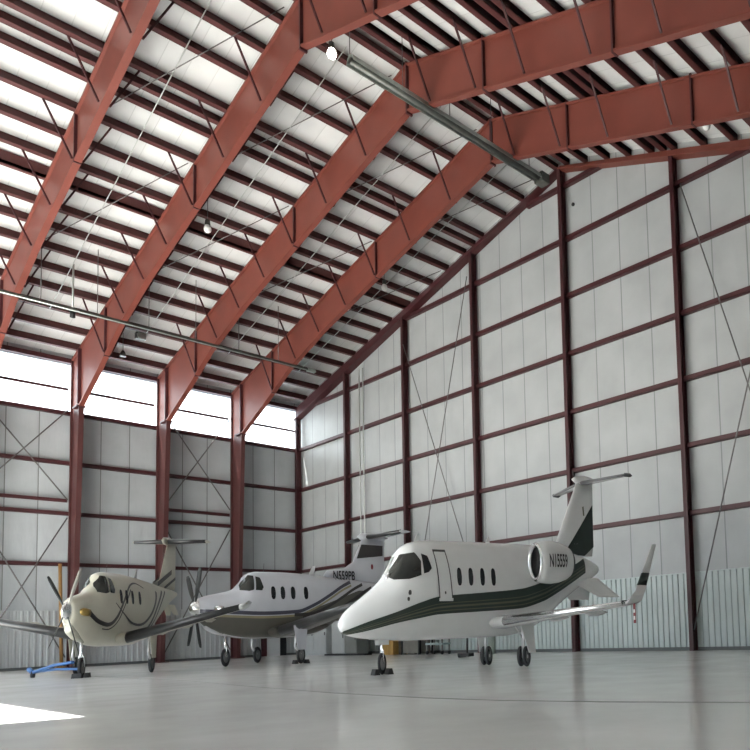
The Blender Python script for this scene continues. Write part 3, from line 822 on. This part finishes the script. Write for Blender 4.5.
bl = J.mb(); bl.loft([[(x, r * .6 * math.cos(a), 4.46 + r * math.sin(a)) for a in [2 * PI * k / 14 for k in range(14)]] for x, r in ((15.8, .01), (16.1, .09), (16.8, .13), (17.5, .09), (17.8, .01))])
bl.build('tail_bullet', JWHITE, J.root)
J.mb().tube([(16.0, 0, 4.52), (15.95, 0, 4.68)], .02, 6).build('antenna', LINE, fin)
for x in (4.7, 9.2):
    a = J.mb(); a.loft([J.section(x, 0, 2.74, .32, .08, vert=True), J.section(x + .18, 0, 2.92, .16, .08, vert=True)], True, False); a.build('antenna', JWHITE, J.root)
# undercarriage
ng = J.mb(); ng.tube([(2.75, 0, .23), (2.72, 0, .75)], .05, 10); ng.tube([(2.75, -.11, .23), (2.75, -.11, .48), (2.73, 0, .55), (2.75, .11, .48), (2.75, .11, .23)], .03, 8)
g_ = ng.build('nose_gear', CHROME, J.root); J.wheel(g_, 2.75, 0, .225, .15); J.rim(g_, 2.75, 0, .225, .15)
for s in (1, -1):
    dpl = J.mb(); dpl.box(2.45, 3.05, .13 * s, .15 * s, .6, .76); dpl.build('gear_door', JWHITE, g_)
for s in (1, -1):
    g = J.mb(); g.tube([(10.35, 1.25 * s, .25), (10.3, 1.27 * s, 1.0)], .085, 10); g.tube([(10.35, 1.0 * s, .22), (10.35, 1.5 * s, .22)], .04, 8); g.tube([(10.3, 1.26 * s, .6), (9.9, 1.1 * s, .95)], .03, 6)
    go = g.build('main_gear', STEEL, J.root)
    for yy in (1.25 - .17, 1.25 + .17):
        J.wheel(go, 10.35, yy * s, .222, .17); J.rim(go, 10.35, yy * s, .222, .17)
    dd2 = J.mb(); dd2.add([(9.9, 1.42 * s, 1.02), (10.85, 1.42 * s, 1.02), (10.7, 1.66 * s, .3), (10.25, 1.66 * s, .3), (9.9, 1.44 * s, 1.02), (10.85, 1.44 * s, 1.02), (10.7, 1.68 * s, .3), (10.25, 1.68 * s, .3)],
                          [(0, 1, 2, 3), (4, 7, 6, 5), (0, 4, 5, 1), (1, 5, 6, 2), (2, 6, 7, 3), (3, 7, 4, 0)])
    dd2.build('gear_door', JWHITE, go)
# streamer under the port wing tip
P = J.T(10.95, 6.5, 1.2)
T = thing('wing_streamer', 'red and white safety streamer hanging under the jet wing tip', 'streamer', tuple(P - Vector((0, 0, .36))))
MB().box(P.x - .025, P.x + .025, P.y - .006, P.y + .006, P.z - .36, P.z).build('ribbon', FLAG, T)
m = MB(); m.box(P.x - .018, P.x + .018, P.y - .009, P.y + .009, P.z - .17, P.z - .11); m.box(P.x - .018, P.x + .018, P.y - .009, P.y + .009, P.z - .30, P.z - .23); m.build('white_print', FLAGW, T)

# ------------------------------------------------------------------ turboprops
PT = [(.5, 1.42, 2.02, .30), (.62, 1.33, 2.06, .40), (1.0, 1.16, 2.13, .53), (1.6, .99, 2.2, .66), (2.3, .87, 2.31, .76), (2.75, .83, 2.50, .80), (3.25, .81, 2.80, .83), (3.9, .80, 2.88, .85), (5.5, .80, 2.88, .85),
      (7.2, .82, 2.84, .84), (8.6, 1.0, 2.78, .76), (10.0, 1.42, 2.72, .6), (11.4, 1.85, 2.66, .42), (12.8, 2.2, 2.6, .24), (13.8, 2.4, 2.54, .1)]
def turboprop(label, px, py, yaw, sl, sw, body, tip_light, blades, exhaust, nx, finsecs, tipx, k, wingmat):
    A = Plane('turboprop_airplane', label, 'airplane', px, py, yaw, sl, sw, [(t_[0] - nx * max(0, 2.3 - t_[0]) / 1.8,) + t_[1:] for t_ in PT], 2.3, k=k)
    fus = A.fuselage(0, 20, body)
    # propeller
    sp = A.mb(); sp.lathe((-nx, 0, 1.75), 'x', [(0, .001), (.03, .06), (.12, .13), (.28, .2), (.45, .245), (.56, .25)], 24, False); so = sp.build('spinner', CHROME, A.root)
    for ang, mt in blades:
        a = math.radians(ang); b = A.mb(); rings = []
        for r, ch, th in ((.18, .06, .06), (.35, .10, .06), (.6, .17, .04), (.9, .19, .03), (1.2, .17, .02), (1.33, .10, .012)):
            ring = []
            for u, vv in ((-.5, 0), (-.2, .5), (.3, .4), (.5, 0), (.3, -.4), (-.2, -.5)):
                ax = u * ch * 1.3; tz = vv * th + u * ch * .35
                ring.append((.36 - nx + ax, math.sin(a) * r + math.cos(a) * tz, 1.75 + math.cos(a) * r - math.sin(a) * tz))
            rings.append(ring)
        b.loft(rings, True, True); b.build('propeller_blade', mt, so)
    # chin intake and exhaust stubs
    ck = A.mb(); ck.loft([[(x, w * math.cos(a), z + h * math.sin(a)) for a in [2 * PI * k / 18 for k in range(18)]] for x, w, z, h in ((.55, .2, 1.33, .13), (.62, .24, 1.3, .17), (1.1, .28, 1.2, .2), (1.9, .2, 1.02, .12))])
    ck.build('chin_intake', body, A.root)
    for s in (1, -1):
        e = A.mb(); e.tube([(.85, .42 * s, 1.72), (1.0, .58 * s, 1.72), (1.18, .68 * s, 1.71), (1.36, .73 * s, 1.70)], [.06, .10, .10, .095], 14); eo = e.build('exhaust_stub', exhaust, A.root)
        e = A.mb(); e.lathe((0, .73 * s, 1.70), 'x', [(1.365, .09), (1.35, .001)], 14); e.build('exhaust_mouth', DARKM, eo)
    # cockpit glazing
    for s in (1, -1):
        A.poly([(2.52, 2.27), (2.62, 2.42), (3.16, 2.74), (3.42, 2.72), (3.30, 2.28), (3.0, 2.24)], GLASSC, 'windshield_pane', fus, s)
        A.poly([(3.40, 2.27), (3.52, 2.70), (3.78, 2.66), (3.92, 2.36), (3.80, 2.26)], GLASSC, 'windshield_pane', fus, s)
    for s in (1, -1):
        A.oval(4.55, 2.19, .16, .2, GLASSD, 'cabin_window', fus, s)
        for x in (5.2, 5.92, 6.85): A.oval(x, 2.19, .16, .2, GLASSD, 'cabin_window', fus, s)
    # wings
    for s in (1, -1):
        secs = [(4.3, .6 * s, 1.0, 2.6, .15), (4.75, .95 * s, 1.03, 2.25, .15), (4.75 + (tipx - 4.75) * .47, 4.5 * s, 1.40, 1.75, .14), (tipx, 8.2 * s, 1.78, 1.25, .12), (tipx + .35, 8.6 * s, 1.9, .75, .10)]
        wg = A.wing(secs, wingmat, 'wing')
        bs = secs[1:4]
        A.wing([(q[0], q[1], q[2], q[3], q[4]) for q in bs], BOOT, 'de_icing_boot', wg, c0=0., c1=.13, grow=.02)
        cap = A.mb(); cap.loft([A.section(tipx, 8.2 * s, 1.78, 1.25, .125, grow=.012), A.section(tipx + .15, 8.4 * s, 1.82, 1.05, .12, grow=.012), A.section(tipx + .4, 8.62 * s, 1.92, .7, .1, grow=.012)], True, True)
        cap.build('wing_tip_cap', tip_light, wg)
        for yy in (2.3, 3.9, 5.4):
            f_ = A.mb(); f_.loft([[(x, yy * s + .07 * math.cos(a), .98 + .11 * yy * .95 - .06 + r * math.sin(a)) for a in [2 * PI * k / 10 for k in range(10)]] for x, r in ((5.6, .01), (6.1, .09), (6.8, .09), (7.4, .01))])
            f_.build('flap_fairing', wingmat, wg)
    # tail
    fn = A.mb(); fn.loft([A.section(q[0], 0, q[1], q[2], q[3], vert=True) for q in finsecs], True, True)
    fin = fn.build('tail_fin', body, A.root)
    for s in (1, -1):
        st = A.wing([(12.2, 0, 4.2, 1.5, .09), (12.75, 2.6 * s, 4.22, 1.0, .09)], body, 'stabilizer')
        A.wing([(12.2, .1 * s, 4.2, 1.5, .09), (12.75, 2.55 * s, 4.22, 1.0, .09)], BOOT, 'de_icing_boot', st, c0=0., c1=.15, grow=.02)
    b = A.mb(); b.loft([[(x, r * .6 * math.cos(a), 4.2 + r * math.sin(a)) for a in [2 * PI * k / 14 for k in range(14)]] for x, r in ((11.5, .01), (11.8, .12), (12.6, .15), (13.6, .1), (14.2, .01))]); b.build('tail_bullet', body, A.root)
    for s in (1, -1):
        v = A.mb(); v.loft([[(x, .12 * s + o, 2.1) for x, o in ((12.0, 0), (12.6, .03), (13.4, 0), (12.6, -.03))], [(x, .3 * s + o, 1.75) for x, o in ((12.9, 0), (13.2, .02), (13.6, 0), (13.2, -.02))]], True, False); v.build('ventral_strake', body, A.root)
    # undercarriage
    g = A.mb(); g.tube([(1.9, 0, .28), (1.85, 0, 1.05)], .07, 10); g.tube([(1.9, -.14, .28), (1.9, -.14, .55), (1.88, 0, .66), (1.9, .14, .55), (1.9, .14, .28)], .035, 8)
    go = g.build('nose_gear', CHROME, A.root); A.wheel(go, 1.9, 0, .275, .18); A.rim(go, 1.9, 0, .275, .18)
    for s in (1, -1):
        g = A.mb(); g.tube([(5.15, 2.26 * s, 1.1), (5.0, 2.26 * s, .55), (5.4, 2.26 * s, .29)], .07, 10); g.tube([(5.5, 2.3 * s, 1.1), (5.35, 2.28 * s, .4)], .06, 8)
        go = g.build('main_gear', STEEL, A.root); A.wheel(go, 5.4, 2.26 * s + .0, .27, .2); A.rim(go, 5.4, 2.26 * s, .27, .2)
        dd2 = A.mb(); q = 2.42 * s; q2 = 2.44 * s
        dd2.add([(4.8, q, 1.15), (5.75, q, 1.15), (5.6, q, .42), (5.1, q, .42), (4.8, q2, 1.15), (5.75, q2, 1.15), (5.6, q2, .42), (5.1, q2, .42)], [(0, 1, 2, 3), (4, 7, 6, 5), (0, 4, 5, 1), (1, 5, 6, 2), (2, 6, 7, 3), (3, 7, 4, 0)])
        dd2.build('gear_door', body, go)
    a = A.mb(); a.loft([A.section(7.6, 0, 2.8, .45, .1, vert=True), A.section(7.95, 0, 3.12, .22, .1, vert=True)], True, False); a.build('antenna', TRIMW, A.root)
    A.mb().tube([(4.4, 0, 2.86), (4.45, 0, 3.15)], .012, 6).build('antenna', ROD, A.root)
    return A, fus, fin

A1, fus1, fin1 = turboprop('cream single engine turboprop with swirling dark stripes, at the left', 11.98, -11.683, .8497, .47315, .4294, CREAM, TRIMW,
                           ((-48, BLADE), (36, BLADEL), (147, BLADE), (224, BLADE)), BRONZE, 0.,
                           ((9.3, 2.6, 4.3, .03), (11.2, 2.9, 2.5, .06), (12.4, 4.14, 1.35, .08)), 4.0, .971, CREAM)
for side in (1, -1):
    A1.ribbon([(1.45, 1.72), (2.2, 1.48), (3.3, 1.40), (4.1, 1.62), (4.9, 2.1), (5.7, 2.5), (6.6, 2.62), (7.6, 2.5)], [.14, .03], BLACKP, 'swirl_stripe', fus1, side)
    A1.ribbon([(2.6, 1.28), (3.4, 1.28), (4.2, 1.5), (5.0, 1.98), (5.8, 2.42)], [.03, .05], BLACKP, 'swirl_stripe', fus1, side)
    A1.ribbon([(3.9, 2.0), (4.8, 1.72), (5.9, 1.45), (7.2, 1.42), (8.4, 1.7), (9.2, 2.1), (9.5, 2.45)], [.03, .13], BLACKP, 'swirl_stripe', fus1, side)
    A1.ribbon([(7.4, 1.1), (8.5, 1.45), (9.6, 2.0), (10.6, 2.5)], .10, BLACKP, 'swirl_stripe', fus1, side)
    A1.ribbon([(8.2, 1.2), (9.3, 1.6), (10.4, 2.15), (11.2, 2.5)], .07, BLACKP, 'swirl_stripe', fus1, side)
    m = A1.mb()
    for (a, b, wd) in (((10.6, 2.72), (12.9, 3.2), .08), ((11.6, 2.62), (13.5, 3.0), .05)):
        m.add([(a[0], side * .17, a[1] - wd), (b[0], side * .1, b[1] - wd), (b[0], side * .1, b[1] + wd), (a[0], side * .17, a[1] + wd)], [(0, 1, 2, 3)])
    m.build('swirl_stripe', BLACKP, fin1)
A2, fus2, fin2 = turboprop('silver single engine turboprop with bronze belly and sweeping stripes, in the middle', 10.566, -7.59, -.0514, .43956, .71336, SILVER, TRIMW,
                           ((-42, BLADE), (28, BLADE), (150, BLADE), (215, BLADE)), CHROME, .35,
                           ((8.3, 2.5, 5.5, .02), (9.0, 2.98, 4.8, .035), (10.4, 3.08, 3.4, .05), (11.1, 3.3, 2.7, .06), (11.9, 4.14, 1.95, .08)), 5.6, 1.0396, BELLYG)
sweep = lut([(.1, 1.66), (2.0, 1.60), (4.0, 1.56), (6.2, 1.60), (7.4, 1.80), (8.6, 2.1), (9.8, 2.42), (10.8, 2.62)])
xs2 = frange(.16, 10.6, 80)
for side in (1, -1):
    A2.strip(frange(.16, 13.0, 80), lambda x: -9, lambda x: min(sweep(min(x, 6.0)) - .13 + max(0, x - 6.0) * .16, 2.3), BELLYG, 'belly_paint', fus2, side, 14, .005)
    A2.strip(xs2, lambda x: sweep(x) - .05, lambda x: sweep(x) + .06, NAVY, 'stripe', fus2, side, 2, .011)
    A2.strip(xs2, lambda x: sweep(x) - .15, lambda x: sweep(x) - .08, GOLD, 'stripe', fus2, side, 2, .011)
    A2.strip(frange(6.0, 11.6, 50), lambda x: sweep(x - 1.0) - .12, lambda x: sweep(x - 1.0) - .02, BLACKP, 'stripe', fus2, side, 2, .013)
    A2.strip(frange(6.6, 12.4, 50), lambda x: sweep(x - 2.1) - .18, lambda x: sweep(x - 2.1) - .06, BLACKP, 'stripe', fus2, side, 2, .013)
A2.text('N559PB', 9.45, 2.66, .32, 1.75, LETTER, 'registration_number', lambda x, z: (x, max(.13, A2.surf(x, z, 1, .03)[1] if z < A2.dims(x)[1] else 0), z), fus2)
m = A2.mb()
for side in (1, -1): m.add([(11.35, side * .13, 3.42), (13.6, side * .09, 3.55), (13.62, side * .08, 3.92), (11.75, side * .13, 3.92)], [(0, 1, 2, 3)])
m.build('fin_band', BLACKP, fin2)
m = A2.mb(); m.lathe((12.6, .17, 3.15), 'y', [(0, .10), (.01, .001)], 10); m.build('fin_emblem', FLAG, fin2)

# chocks
def chock(x, y, yaw, label, sc=1.):
    m = MB(); c, s = math.cos(yaw), math.sin(yaw)
    poly = [(-.06, 0), (.06, 0), (.03, .12), (-.03, .12)]
    L = .11
    pts = [(x + c * a - s * t, y + s * a + c * t, b * sc) for t in (-L, L) for a, b in poly]
    m.add(pts, [(0, 1, 2, 3), (7, 6, 5, 4), (0, 4, 5, 1), (1, 5, 6, 2), (2, 6, 7, 3), (3, 7, 4, 0)])
    tag(m.build('wheel_chock', RUBBER), label, 'chock', 'wheel chocks')
def chocks(A, x, y, R, lf, la):
    for d_, l in ((-1, lf), (1, la)):
        p = A.T(x + d_ * (R + .055 / A.sl), y, 0)
        chock(p.x, p.y, math.atan2(A.f[1], A.f[0]), l)
chocks(J, 2.75, 0, .225, 'black chock in front of the white jet nose wheel', 'black chock behind the white jet nose wheel')
chocks(A2, 5.4, 2.26, .27, 'black chock in front of the silver turboprop port wheel', 'black chock behind the silver turboprop port wheel')
chocks(A1, 1.9, 0, .275, 'black chock in front of the cream turboprop nose wheel', 'black chock behind the cream turboprop nose wheel')

# tow bar: from the cream airplane's nose wheel to the left
n0 = A1.T(1.6, -.1, .34)
T = thing('tow_bar', 'blue tow bar lying beside the cream turboprop nose wheel', 'tow bar', (n0.x, n0.y, 0))
e0 = Vector((9.5, -12.16, .14))
MB().tube([n0 + Vector((-.1, -.05, .08)), n0 * .5 + e0 * .5 + Vector((0, 0, .1)), e0], .04, 10).build('bar', BLUE, T)
MB().tube([n0 + Vector((-.12, .08, -.1)), n0 * .45 + e0 * .55 + Vector((0, .1, .0)), e0 + Vector((.1, 0, .02))], .035, 10).build('brace_bar', BLUE, T)
MB().lathe((e0.x, e0.y, .09), 'y', [(-.04, .001), (-.04, .09), (.04, .09), (.04, .001)], 14).build('tow_wheel', TYRE, T)
MB().tube([e0, e0 + Vector((-.15, -.05, .1))], .06, 10).build('tow_eye', BLUE, T)

# ------------------------------------------------------------------ light
sc = bpy.context.scene
wd = bpy.data.worlds.new('sky'); sc.world = wd; wd.use_nodes = True; nt = wd.node_tree
bg = nt.nodes['Background']; bg.inputs['Color'].default_value = (.80, .90, 1.0, 1); bg.inputs['Strength'].default_value = 1.4
sun = bpy.data.lights.new('sun', 'SUN'); sun.energy = 18; sun.angle = math.radians(.53); sun.color = (1, .97, .92)
so = bpy.data.objects.new('sun', sun); C.objects.link(so)
dirv = Vector((1.6, 6.75, -5.62)).normalized()
so.rotation_euler = dirv.to_track_quat('-Z', 'Y').to_euler(); so.location = (10, -40, 30)

# ------------------------------------------------------------------ camera
cam = bpy.data.cameras.new('camera'); co = bpy.data.objects.new('camera', cam); C.objects.link(co); sc.camera = co
F_, CX, CY = 731.760827, 632.776957, 572.518773
yaw, pit, rol = -.672884272, .0710551170, -.0387278842
f = Vector((math.sin(yaw) * math.cos(pit), math.cos(yaw) * math.cos(pit), math.sin(pit)))
r0 = f.cross(Vector((0, 0, 1))).normalized(); u0 = r0.cross(f)
r = math.cos(rol) * r0 + math.sin(rol) * u0; u = -math.sin(rol) * r0 + math.cos(rol) * u0
from mathutils import Matrix
co.matrix_world = Matrix(((r.x, u.x, -f.x, 34.85694869), (r.y, u.y, -f.y, -17.58242606), (r.z, u.z, -f.z, .81365653), (0, 0, 0, 1)))
cam.sensor_fit = 'HORIZONTAL'; cam.sensor_width = 36; cam.lens = F_ / 750 * 36
cam.shift_x = (375 - CX) / 750; cam.shift_y = (CY - 375) / 750
cam.clip_start = .05; cam.clip_end = 500

vs = sc.view_settings
vs.view_transform = 'Standard'; vs.look = 'None'; vs.gamma = 1; vs.use_curve_mapping = False; vs.exposure = 1.9
try:
    sc.cycles.use_denoising = True; sc.cycles.max_bounces = 14; sc.cycles.diffuse_bounces = 8; sc.cycles.transparent_max_bounces = 12
except Exception: pass
